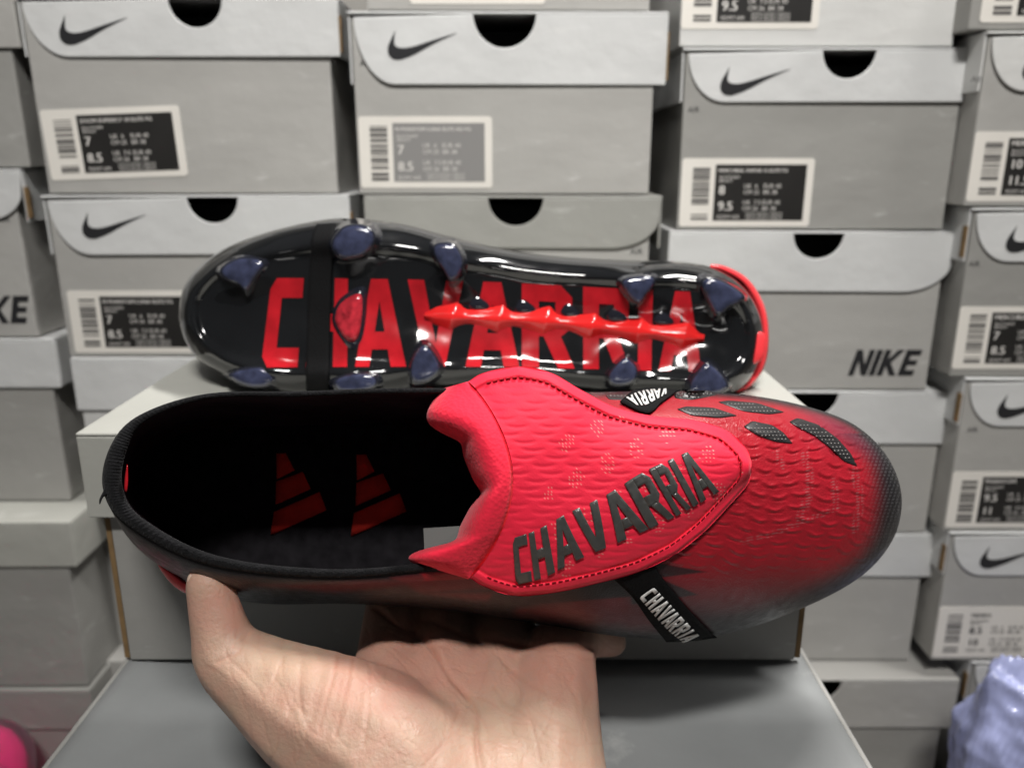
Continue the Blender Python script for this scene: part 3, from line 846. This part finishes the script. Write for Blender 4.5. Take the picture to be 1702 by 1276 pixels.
bv_fl = BVHTree.FromPolygons([Vector(v) for v in P(GX, GY, smoothflap).reshape(-1, 3)], grid_faces(nu, nv, False))
# padded roll at the mouth of the tongue
seam = G[0]
lk = np.array([(0,738,645),(.03,716,668),(.06,706,690),(.09,711,706),(.14,738,722),(.20,767,735),(.27,770,759),(.38,786,797),(.48,801,820),(.57,781,843),
               (.68,764,875),(.78,758,899),(.83,712,910),(.87,682,919),(.905,674,932),(.94,704,943),(.97,742,957),(1,778,963)], float)
L1 = np.stack([np.interp(rv, lk[:, 0], lk[:, 1]), np.interp(rv, lk[:, 0], lk[:, 2])], 1)
for _ in range(14): L1[1:-1] = .25*L1[:-2]+.5*L1[1:-1]+.25*L1[2:]
nk = 44; pts = []; dd = []
lobe = np.exp(-((rv-.06)/.07)**2) + np.exp(-((rv-.90)/.06)**2)
back_ = .020 - .010*np.clip(lobe, 0, 1)
for k in range(nk):
    t = k/(nk-1)
    q = seam + (L1-seam)*(1-(1-t)**1.7)
    d = smoothflap[0] + .0016*math.exp(-(t/.035)**2) - .0030*math.sin(math.pi*min(1, t*1.25))*sstep(0, .12, rv)*sstep(1, .9, rv) + back_*t**2.6
    d = d + .0011*np.sin(rv*17+t*2.5+.6)*t*(1-.4*t) + .0005*np.sin(rv*41+t*4)*t**2
    pts.append(q); dd.append(d)
# turned-under hem
for k in range(1, 7):
    t = k/6
    pts.append(L1 + (seam-L1)*.10*t); dd.append(dd[nk-1] + .0035*math.sin(t*math.pi/2) + .001*t)
A = np.stack(pts); B = np.stack(dd)
pad = mk('tongue_padding', P(A[..., 0], A[..., 1], B).reshape(-1, 3), grid_faces(nk+6, nv, False), M['tongue_pad'], boot, True, ORG1)
# stitching: dashes along the hem and the seam
def dashes(name, curve, dep, mat, parent, step=11, ln=7.5, wd=1.7, lift=.0009):
    L = np.concatenate([[0], np.cumsum(np.hypot(*np.diff(curve, axis=0).T))])
    V = []; Fc = []
    s = 2.0
    while s + ln < L[-1]:
        a = np.array([np.interp(s, L, curve[:, k]) for k in (0, 1)]); b = np.array([np.interp(s+ln, L, curve[:, k]) for k in (0, 1)])
        t = (b-a)/np.linalg.norm(b-a); nn = np.array([-t[1], t[0]])*wd/2
        q = np.array([a-nn, b-nn, b+nn, a+nn]); d = dep(q) - lift
        n = len(V)
        lo = P(q[:, 0], q[:, 1], d + lift + .0003); m = P(*((a+b)/2), d.mean() - .0002)
        V += list(lo) + list(P(q[:, 0]*.9+.1*(a+b)[0]/2, q[:, 1]*.9+.1*(a+b)[1]/2, d))
        Fc += [(n+4,n+5,n+6,n+7),(n,n+1,n+5,n+4),(n+1,n+2,n+6,n+5),(n+2,n+3,n+7,n+6),(n+3,n,n+4,n+7)]
        s += step
    o = mk(name, V, Fc, mat, parent, False, ORG1, recalc=True); return o
outl = np.vstack([cr(T, 200, False)[18:], cr(Bq, 200, False)[::-1][1:-12]])
ctr = np.array([990, 810.])
nrm = np.gradient(outl, axis=0); nrm = np.stack([nrm[:, 1], -nrm[:, 0]], 1); nrm /= np.linalg.norm(nrm, axis=1, keepdims=True)
sgn = np.sign(((ctr-outl)*nrm).sum(1).mean())
hemline = outl + nrm*sgn*17
dashes('stitching', hemline, lambda q: cast(bv_fl, q[:, 0], q[:, 1]), M['stitch'], fl_o)
# the words on the flap
wm = strip_map([(852,893),(893,879),(945,851),(1005,823),(1065,786),(1108,766),(1152,747)], [(858,970),(905,957),(965,926),(1040,894),(1110,862),(1150,841),(1194,815)])
drape('lettering', word_polys('CHAVARRIA', .09), wm, bv_fl, M['letter_black'], fl_o, ORG1, eps=.0005, thick=.00022, maxlen=8)

# elastic band over the boot, with white words
def band(name, a, b, mat, n=40, m=8, eps=.0007, thick=.0006, parent=boot, bvh=None, org=ORG1):
    f = strip_map(a, b)
    polys = [[(i/n, j/m), ((i+1)/n, j/m), ((i+1)/n, (j+1)/m), (i/n, (j+1)/m)] for i in range(n) for j in range(m)]
    return drape(name, polys, f, bvh, mat, parent, org, eps=eps, thick=thick, maxlen=200)
bd = band('elastic_band', [(1082,930),(1103,961),(1145,1011),(1190,1057)], [(1010,950),(1048,985),(1078,1026),(1108,1062)], M['elastic'], bvh=bv_up)
wm = strip_map([(1086,973),(1112,1000),(1138,1028),(1164,1055)], [(1062,990),(1088,1020),(1112,1045),(1136,1064)])
bvb = bvh_of(up)
drape('lettering', word_polys('CHAVARRIA', .22), wm, bvh_of(bd), M['strap_ink'], bd, ORG1, eps=.0007, thick=.0002, maxlen=10)
bd2 = band('elastic_band', [(1058,648),(1085,646),(1130,650)], [(1030,672),(1075,690),(1100,672)], M['elastic'], bvh=bv_up, n=16)
wm = strip_map([(1055,676),(1072,676),(1090,667),(1108,657)][::-1], [(1040,664),(1062,654),(1085,650),(1112,649)][::-1])
drape('lettering', word_polys('VARRIA', .22), wm, bvh_of(bd2), M['strap_ink'], bd2, ORG1, eps=.0007, thick=.0002, maxlen=10)

# raised black grip pads
pads = [[(1118,651),(1176,648),(1194,656),(1150,665),(1122,662)],
        [(1124,680),(1140,675),(1186,677),(1228,691),(1196,695),(1150,691)],
        [(1192,668),(1210,665),(1258,669),(1306,685),(1280,689),(1236,684)],
        [(1235,709),(1250,699),(1284,706),(1303,719),(1319,738),(1290,735),(1260,725)],
        [(1310,701),(1326,694),(1362,706),(1392,728),(1415,754),(1426,776),(1404,768),(1380,745),(1350,722)],
        [(1005,656),(1060,651),(1042,665),(1012,664)]]
for pl in pads:
    pl = np.array(pl, float); o = np.vstack([pl[k] + (pl[(k+1) % len(pl)]-pl[k])*np.linspace(0, 1, 7)[:-1, None] for k in range(len(pl))])
    o = .25*np.roll(o, 1, 0)+.5*o+.25*np.roll(o, -1, 0)
    def dfun(q, _b=bv_up): return cast(_b, q[:, 0], q[:, 1])
    pd_ = pillow('grip_pad', o, 0, .0010, M['pad_black'], boot, ORG1, spl=False, rings=8, dfun=dfun, back=.001)
    # fine dot grid on the pad
    V = []; Fc = []
    mn, mx = o.min(0), o.max(0); g = 6.0
    xs = np.arange(mn[0], mx[0], g); ys = np.arange(mn[1], mx[1], g)
    qx, qy = np.meshgrid(xs, ys); qx = qx + .5*g*((np.arange(len(ys)) % 2)[:, None]); qx = qx.ravel(); qy = qy.ravel()
    c = o.mean(0)
    k = inpoly(c[0]+(qx-c[0])/.82, c[1]+(qy-c[1])/.74, o.tolist()); qx, qy = qx[k], qy[k]
    if len(qx):
        bvp = bvh_of(pd_); d = cast(bvp, qx, qy)
        for x, y, dd_ in zip(qx, qy, d):
            n = len(V); r = 1.7
            V += list(P(np.array([x-r,x,x+r,x,x]), np.array([y,y-r,y,y+r,y]), np.array([dd_]*4+[dd_-.0005])))
            Fc += [(n,n+1,n+4),(n+1,n+2,n+4),(n+2,n+3,n+4),(n+3,n,n+4)]
        st = mk('grip_dots', V, Fc, M['dot'] if 'dot' in M else M.setdefault('dot', material('dot', (.30,.29,.28), .35, .7)), pd_, False, ORG1)
        st['kind'] = 'stuff'

# ------------------------------------------------------------------ upturned boot (sole towards the camera)
O = np.array([(298,535),(306,478),(345,432),(400,402),(470,380),(548,365),(605,366),(670,374),(740,392),(830,413),(930,427),(1040,433),
 (1130,436),(1190,447),(1235,475),(1262,515),(1271,560),(1262,606),(1236,643),(1190,662),(1110,660),(1000,652),(900,640),(800,640),
 (700,648),(600,655),(500,657),(430,648),(370,622),(322,588)], float)
yc = lambda x: np.interp(x, [300,450,700,900,1270], [520,512,520,540,555])
def sd(x, y):
    """depth of the sole's middle plane: toe springs back, waist is hollow"""
    return .3840 + .012*sstep(470, 300, x) + .0045*np.exp(-((x-880)/130)**2) + .004*sstep(1210, 1275, x)
NO = 420
o_ = cr(O, NO)
sp = np.stack([np.clip(o_[:, 0], 385, 1185), yc(o_[:, 0])], 1)
NR = 70
tr = np.linspace(0, 1, NR)**1.3
prof = lambda t: .0135*(1-np.sqrt(np.clip(1-(1-np.clip(t/.20, 0, 1))**2, 0, 1))) - .0030*np.exp(-((t-.26)/.10)**2) + .0022*sstep(.4, 1, t)
XY = o_[None] + (sp-o_)[None]*tr[:, None, None]
X2, Y2 = XY[..., 0], XY[..., 1]
wav = .00045*np.sin(X2*.043+1.1*np.sin(Y2*.031))*np.sin(Y2*.052+.6) + .00010*np.sin(X2*.11+Y2*.07+2*np.sin(X2*.02))
D2 = sd(X2, Y2) + prof(tr)[:, None] + wav*sstep(.1, .3, tr)[:, None]
ORG2 = P(785, 660, .415)
ORG2 = np.array([ORG2[0], ORG2[1], zof(711, .327)+.0002])
boot2 = empty('football_boot', ORG2, 'upturned football boot showing its glossy black studded sole with red lettering', 'boot', 'pair of football boots')
# studs swell smoothly out of the plate
tips = [[(372,448),(395,432),(425,430),(440,440),(425,462),(412,482),(400,472),(378,463)], [(556,400),(575,378),(605,376),(622,390),(618,410),(600,425),(570,428),(557,415)],
        [(722,412),(735,405),(755,408),(768,430),(765,452),(750,466),(738,447),(726,430)], [(1033,472),(1045,462),(1080,460),(1084,472),(1070,490),(1060,503),(1046,493)],
        [(1165,470),(1185,464),(1215,478),(1232,495),(1210,508),(1190,523),(1178,505)], [(385,625),(405,615),(440,612),(455,630),(440,642),(410,640)],
        [(560,632),(590,622),(620,624),(625,640),(600,650),(565,648)], [(690,590),(705,575),(722,590),(730,615),(712,632),(690,635),(684,615)],
        [(1012,622),(1025,605),(1040,596),(1055,612),(1052,632),(1030,640),(1014,636)], [(1145,640),(1160,615),(1175,605),(1197,625),(1205,645),(1180,655),(1150,654)],
        [(572,500),(600,488),(604,515),(597,560),(580,567),(561,540),(560,520)]]
studs = []
for k, tp in enumerate(tips):
    tp = np.array(tp, float); c = tp.mean(0); r = np.abs(tp-c).max(0)
    studs.append((c[0], c[1], max(r[0]*1.35, 28), max(r[1]*1.35, 28), (.009,.010,.010,.011,.011,.008,.008,.009,.010,.010,.004)[k], k == 10))
for (x, y, rx, ry, hh, k) in studs:
    q = ((X2-x)/(rx*1.45))**2 + ((Y2-y)/(ry*1.45))**2
    D2 = D2 - hh*.45*np.exp(-q*1.6)
plate = mk('soleplate', P(X2, Y2, D2).reshape(-1, 3), [f[::-1] for f in grid_faces(NR, NO)], M['sole_black'], boot2, True, ORG2)
bv_so = bvh_of(plate)
# upper of the upturned boot, behind the plate
rg = []
for k in range(12):
    t = k/11; 
    q = o_ + (sp-o_)*(.32*t**2.2 - .012*math.sin(math.pi*min(1, t*2)))
    rg.append(np.concatenate([q, (sd(o_[:, 0], o_[:, 1]) + .0132 + .052*t)[:, None]], 1))
A = np.stack(rg)
A[..., 0] = np.where(A[..., 2] > .39, A[..., 0], A[..., 0])
u2 = mk('upper', P(A[..., 0], A[..., 1], A[..., 2]).reshape(-1, 3), grid_faces(12, NO) + [tuple(range(11*NO, 12*NO))], M['collar'], boot2, True, ORG2)
# studs
def rtri(cx, cy, rx, ry, rot, n=36):
    a = np.linspace(0, 2*math.pi, n, endpoint=False)
    r = 1 + .13*np.cos(3*(a)) 
    x = np.cos(a)*r*rx; y = np.sin(a)*r*ry
    return np.stack([cx + x*math.cos(rot)-y*math.sin(rot), cy + x*math.sin(rot)+y*math.cos(rot)], 1)
for i, (x, y, rx, ry, hh, pk) in enumerate(studs):
    sx_ = (x-785)/500*4; 
    b0 = np.array([x, y]) + (cr(np.array(tips[i], float), 36) - [x, y])*1.42; d0 = cast(bv_so, b0[:, 0], b0[:, 1]) + .0008
    dc = cast(bv_so, np.array([x]), np.array([y]))[0]
    dt = dc - hh*.38
    rr_ = []; 
    for k, (fr, dz) in enumerate(((1, 0), (.93, .22), (.86, .5), (.80, .78), (.77, .92), (.72, 1.0))):
        q = np.array([x, y]) + (b0-[x, y])*fr + [sx_*dz, 0]
        rr_.append(np.concatenate([q, (d0*(1-dz)+dt*dz)[:, None]], 1))
    A = np.stack(rr_)
    st = mk('stud', P(A[..., 0], A[..., 1], A[..., 2]).reshape(-1, 3), [f[::-1] for f in grid_faces(6, 36)] + [tuple(range(5*36, 6*36))[::-1]], M['stud_body'] if 'stud_body' in M else M.setdefault('stud_body', material('stud_body', (.014,.015,.022), .12, .6, coat=.5)), boot2, True, ORG2, recalc=True)
    pillow('stud_tip', np.array([x+sx_, y]) + (b0-[x, y])*.70, dt-.0001, .0009, M['stud_pink'] if pk else M['stud_tip'], st, ORG2, spl=False, rings=5, back=.0008)
# red words under the clear plate
wm = strip_map([(452,462),(600,463),(800,468),(1000,478),(1172,486)], [(434,611),(600,610),(800,610),(1000,614),(1166,618)])
drape('lettering', word_polys('CHAVARRIA', .15), wm, bv_so, M['sole_red'], plate, ORG2, eps=.00025, thick=0, maxlen=9)
# spine
xs = np.linspace(705, 1170, 140)
cyl = np.interp(xs, [705, 900, 1170], [524, 532, 562])
fr_ = ((xs-700)/77) % 1.0; lump = np.where(fr_ < .68, fr_/.68, (1-fr_)/.32)
wd = 14 + 14*lump**1.6; wd *= sstep(700, 725, xs)*.75+.25
wd *= 1-.55*sstep(1150, 1172, xs)
topc = np.stack([xs + 9*lump, cyl - wd], 1); botc = np.stack([xs - 5*lump, cyl + wd*.95], 1)
ng = 18; gg = np.linspace(0, 1, ng)
A = botc[None] + (topc-botc)[None]*gg[:, None, None]
ba = cast(bv_so, np.stack([xs]*1).ravel(), cyl)
ba = np.convolve(np.pad(ba, 8, 'edge'), np.ones(17)/17, 'valid')
hgt = (.0040 + .0020*lump**2)[None]*(np.clip(1.25*(1-np.abs(2*gg-1)), 0, 1)[:, None])**.8
mk('spine', P(A[..., 0], A[..., 1], ba[None]+.0008-hgt).reshape(-1, 3), grid_faces(ng, 140, False), M['spine_red'], boot2, True, ORG2)
# ribs in clear plastic beside the spine
for k in range(5):
    x = 775 + 77*k; y = np.interp(x, [705, 1170], [524, 562]) - 26
    pillow('rib', rtri(x+20, y, 20, 15, .4, 28), float(cast(bv_so, np.array([x+20.]), np.array([y]))[0])+.0012, .0024, M['stud_body'], boot2, ORG2, spl=False, rings=6)
# band round the sole
band('elastic_band', [(559,375),(556,402),(552,460),(550,540),(548,600),(546,656)], [(528,377),(520,404),(515,460),(512,540),(510,600),(510,656)], M['elastic'], bvh=bv_so, eps=.0010, thick=.0008, parent=boot2, org=ORG2, n=50)
# red heel edge
hi = [(1180,443),(1203,450),(1236,471),(1261,512),(1269,558),(1261,606),(1239,638),(1206,656)]
ho = [(1181,442),(1206,446),(1242,467),(1268,510),(1275,560),(1268,608),(1245,640),(1208,658)]
hA, hB = cr(np.array(hi, float), 90, False), cr(np.array(ho, float), 90, False)
gg = np.linspace(0, 1, 10)
A = hA[None] + (hB-hA)[None]*gg[:, None, None]
dz = .3970 + .006*(1-np.sin(math.pi*np.clip(gg*.8+.1, 0, 1)))[:, None] + 0*A[..., 0] + .002*gg[:, None]
he = mk('heel_edge', P(A[..., 0], A[..., 1], dz).reshape(-1, 3), [f[::-1] for f in grid_faces(10, 90, False)], M['neon_rim'], boot2, True, ORG2)
solid(he, .0010, -1)
pillow('heel_tab', [(1232,562),(1240,556),(1262,551),(1272,560),(1270,592),(1256,604),(1240,604),(1234,598),(1240,585)], .3885, .002, M['neon_rim'], boot2, ORG2, back=.006)
pillow('upper_edge', [(612,643),(650,640),(720,643),(700,648),(640,648)], .392, .001, M['neon_rim'], boot2, ORG2, n=40, rings=4)

# ------------------------------------------------------------------ hand
def hand():
    seg = [  # px, py, depth of centre, radius (m)  -- chains
        [(346,968,.2720,.0076),(356,1010,.2720,.0087),(370,1060,.2715,.0103),(384,1094,.2710,.0122),(450,1140,.2690,.0160),(540,1195,.2660,.0215),(650,1262,.2620,.0265),(700,1330,.258,.027)],
        [(344,961,.2725,.0068),(346,975,.2720,.0077)],
        [(660,1330,.256,.024),(655,1180,.283,.019),(650,1090,.312,.014),(652,1010,.335,.0118),(660,940,.368,.0100),(675,860,.378,.0090),(690,800,.382,.0078)],
        [(740,1340,.254,.024),(738,1180,.284,.020),(738,1080,.316,.015),(742,1000,.342,.0122),(750,920,.372,.0105),(765,830,.382,.0092),(775,760,.386,.0080)],
        [(830,1340,.254,.024),(828,1190,.282,.020),(835,1090,.312,.0155),(842,1015,.340,.0122),(852,940,.370,.0100),(868,850,.381,.0090),(880,790,.386,.0078)],
        [(905,1340,.255,.0225),(905,1240,.268,.0205),(915,1150,.288,.0178),(933,1085,.308,.0138),(965,1058,.330,.0100),(1000,1058,.338,.0084),(1018,1066,.338,.0064)],
    ]
    seg.append([(770,1330,.258,.027),(745,1470,.240,.0265),(700,1700,.216,.0275),(640,2100,.190,.031),(570,3000,.150,.034),(520,4200,.120,.036)])   # wrist and forearm, below the picture
    bm = bmesh.new()
    for ch in seg:
        c = np.array(ch)
        n = (len(c)-1)*14+1
        q = cr(c, n, False)
        for x, y, d, r in q:
            p = P(x, y, d)
            bmesh.ops.create_icosphere(bm, subdivisions=2, radius=float(r), matrix=Matrix.Translation(Vector(p)))
    me = bpy.data.meshes.new('hand'); bm.to_mesh(me); bm.free()
    o = bpy.data.objects.new('hand', me); COL.objects.link(o)
    m = o.modifiers.new('r', 'REMESH'); m.mode = 'VOXEL'; m.voxel_size = .0011
    m = o.modifiers.new('s', 'SMOOTH'); m.factor = .5; m.iterations = 22
    m = o.modifiers.new('d', 'SUBSURF'); m.levels = 1; m.render_levels = 1
    bpy.context.view_layer.update()
    me2 = bpy.data.meshes.new_from_object(o.evaluated_get(bpy.context.evaluated_depsgraph_get()))
    bpy.data.objects.remove(o)
    n = len(me2.vertices)
    v = np.empty(n*3, np.float32); me2.vertices.foreach_get('co', v); v = v.reshape(-1, 3).astype(float)
    nn = np.empty(n*3, np.float32); me2.vertices.foreach_get('normal', nn); nn = nn.reshape(-1, 3).astype(float)
    px = to_px(v); x, y = px[:, 0], px[:, 1]
    facing = sstep(-.1, .3, ((CAM-v)*nn).sum(1)/np.linalg.norm(CAM-v, axis=1))
    disp = np.zeros(n); dark = np.zeros(n)
    creases = [([(620,1010),(690,1050),(745,1110),(790,1180),(800,1276)], 5.0, .0011), ([(700,1030),(800,1060),(900,1075),(985,1078)], 5, .0007),
               ([(790,1060),(850,1110),(900,1150)], 4, .0004), ([(560,1095),(545,1150),(530,1210)], 3.5, .00045), ([(585,1100),(572,1170),(560,1220)], 3.5, .00040),
               ([(505,1095),(498,1150),(500,1190)], 3.5, .00035), ([(620,1110),(612,1180),(600,1240)], 3, .0003), ([(415,1050),(400,1080),(360,1100)], 3, .0003),
               ([(470,1090),(455,1130),(430,1170)], 3, .0003), ([(820,1140),(880,1200),(900,1260)], 3.5, .0003), ([(850,1200),(950,1215)], 3, .00025),
               ([(700,1276),(740,1230),(760,1180)], 3, .0003), ([(930,1120),(960,1160),(975,1230)], 3, .00025)]
    for ln, w, dpt in creases:
        wob = 3*np.sin(x*.05+y*.03)
        dd = polydist(x+wob, y-wob*.6, ln)
        g = np.exp(-(dd/w)**2)*(.75+.25*np.sin(x*.045+y*.06+w)); dpt = dpt*.75; disp -= dpt*g*facing; disp += dpt*.10*np.exp(-((dd-w*2.4)/(w*1.3))**2)*facing
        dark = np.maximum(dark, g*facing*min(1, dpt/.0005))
    # faint parallel wrinkles on the thumb base, soft muscle undulation
    disp += .00012*np.sin((x*.95+y*.25)*.19+.8*np.sin(y*.02))*np.exp(-((x-520)/110)**2)*facing
    disp += .0006*np.sin(x*.017+1)*np.sin(y*.021)*facing
    rg_ = np.random.default_rng(3)
    for k in range(70):
        cx_, cy_ = rg_.uniform(380, 990), rg_.uniform(1020, 1276)
        an = rg_.normal(1.25, .35) if cx_ < 660 else rg_.normal(.9, .6)
        L_ = rg_.uniform(25, 70); bend = rg_.normal(0, .25)
        ln = [(cx_+t*L_*math.cos(an+bend*t), cy_+t*L_*math.sin(an+bend*t)) for t in (-1, -.5, 0, .5, 1)]
        g = np.exp(-(polydist(x+2*np.sin(y*.13), y+2*np.sin(x*.11), ln)/2.2)**2)*facing
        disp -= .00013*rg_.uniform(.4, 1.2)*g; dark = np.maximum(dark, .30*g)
    v = v + nn*disp[:, None]
    base = np.array([.51, .345, .255]); pink = np.array([.56, .295, .225]); pale = np.array([.56, .41, .295]); red = np.array([.45, .17, .11])
    w1 = np.exp(-(((x-690)/160)**2+((y-1105)/60)**2)) + np.exp(-(((x-950)/70)**2+((y-1110)/60)**2)) + .7*np.exp(-(((x-380)/60)**2+((y-1010)/45)**2))
    w2 = np.exp(-(((x-460)/90)**2+((y-1100)/40)**2)) + .6*np.exp(-(((x-870)/120)**2+((y-1210)/60)**2))
    blot = .5+.5*np.sin(x*.06+2*np.sin(y*.045))*np.sin(y*.07+1.4*np.sin(x*.05))
    c = base + (pink-base)*np.clip(w1+.45*blot, 0, 1)[:, None]
    c = c + (pale-c)*np.clip(.6*w2, 0, 1)[:, None]
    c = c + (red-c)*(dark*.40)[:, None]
    c = np.concatenate([c, np.ones((n, 1))], 1)
    f = [list(p.vertices) for p in me2.polygons]
    org = np.array([P(750,1200,.27)[0], P(750,1200,.27)[1], v[:, 2].min()])
    h = mk('hand', v - org, f, M['skin'], None, True, None, {'tint': ('FLOAT_COLOR', c)})
    h.location = org
    tag(h, 'bare left hand, palm up, gripping the boot heel with its thumb', 'hand')
    pillow('thumb_nail', [(311,962),(317,952),(324,956),(327,975),(326,992),(319,992),(313,980)], .268, .0012, M['nail'], h, org, n=32, rings=5)
    return h
hand()

# ------------------------------------------------------------------ crumpled bag and pink bottle
def bag():
    bm = bmesh.new(); bmesh.ops.create_icosphere(bm, subdivisions=6, radius=1)
    v = np.array([q.co for q in bm.verts]); f = [[q.index for q in fc.verts] for fc in bm.faces]; bm.free()
    def n3(p, s, sd_):
        r = np.random.default_rng(sd_); o = 0
        for k in range(5):
            w = r.normal(size=3)*s; o = o + np.abs(np.sin(p @ w + r.uniform(0, 6)))
        return o/5
    r = 1 - .30*n3(v, 2.2, 1) - .20*n3(v, 4.5, 2) - .05*n3(v, 10, 3)
    q = v*r[:, None]*1.25
    D = .470
    c = PZ(np.array([1712.]), np.array([1200.]), D)[0]
    ztop = zof(1078, D); q = q/np.abs(q).max(0)
    q = q*np.array([.046, .040, ztop/2])
    neck = sstep(.25, .55, q[:, 2]/(ztop/2))*sstep(1, .7, q[:, 2]/(ztop/2))
    q[:, :2] *= (1-.12*neck)[:, None]
    q[:, 2] = np.maximum(q[:, 2], -ztop/2*.97) + ztop/2*.97
    o = mk('plastic_bag', q, f, M['bag'], None, True); o.location = (c[0], D, 0)
    tag(o, 'crumpled lilac and pale blue plastic bag in the lower right corner', 'plastic bag')
bag()
def bottle():
    D = .50; c = PZ(np.array([-12.]), np.array([1290.]), D)[0]
    zt = zof(1207, D)
    e = empty('pink_bottle', (c[0], D, 0), 'bright pink rounded bottle top cut by the lower left corner', 'bottle')
    def lathe(name, prof, mat, n=48):
        V = []; 
        for r, z in prof:
            for k in range(n):
                a = 2*math.pi*k/n; V.append((r*math.cos(a), r*math.sin(a), z))
        return mk(name, V, grid_faces(len(prof), n), mat, e, True)
    R = .0295
    lathe('bottle_body', [(.0001,0),(R-.001,0),(R,.001)] + [(R, zt*.4*k/4) for k in range(1, 5)] + [(R*.99, zt*.42)] + [(.001, zt*.42)], M['pink'])
    lathe('dome_cap', [(R*math.cos(a), zt-R*1.15+R*1.15*math.sin(a)) for a in np.linspace(-.9, math.pi/2-.001, 24)], M['frosted'])
    lathe('inner_cap', [(.0005, zt*.43)] + [(R*.70*math.cos(a), zt-R*1.2+R*1.0*math.sin(a)) for a in np.linspace(-1.2, math.pi/2-.001, 20)], M['pink'])
bottle()
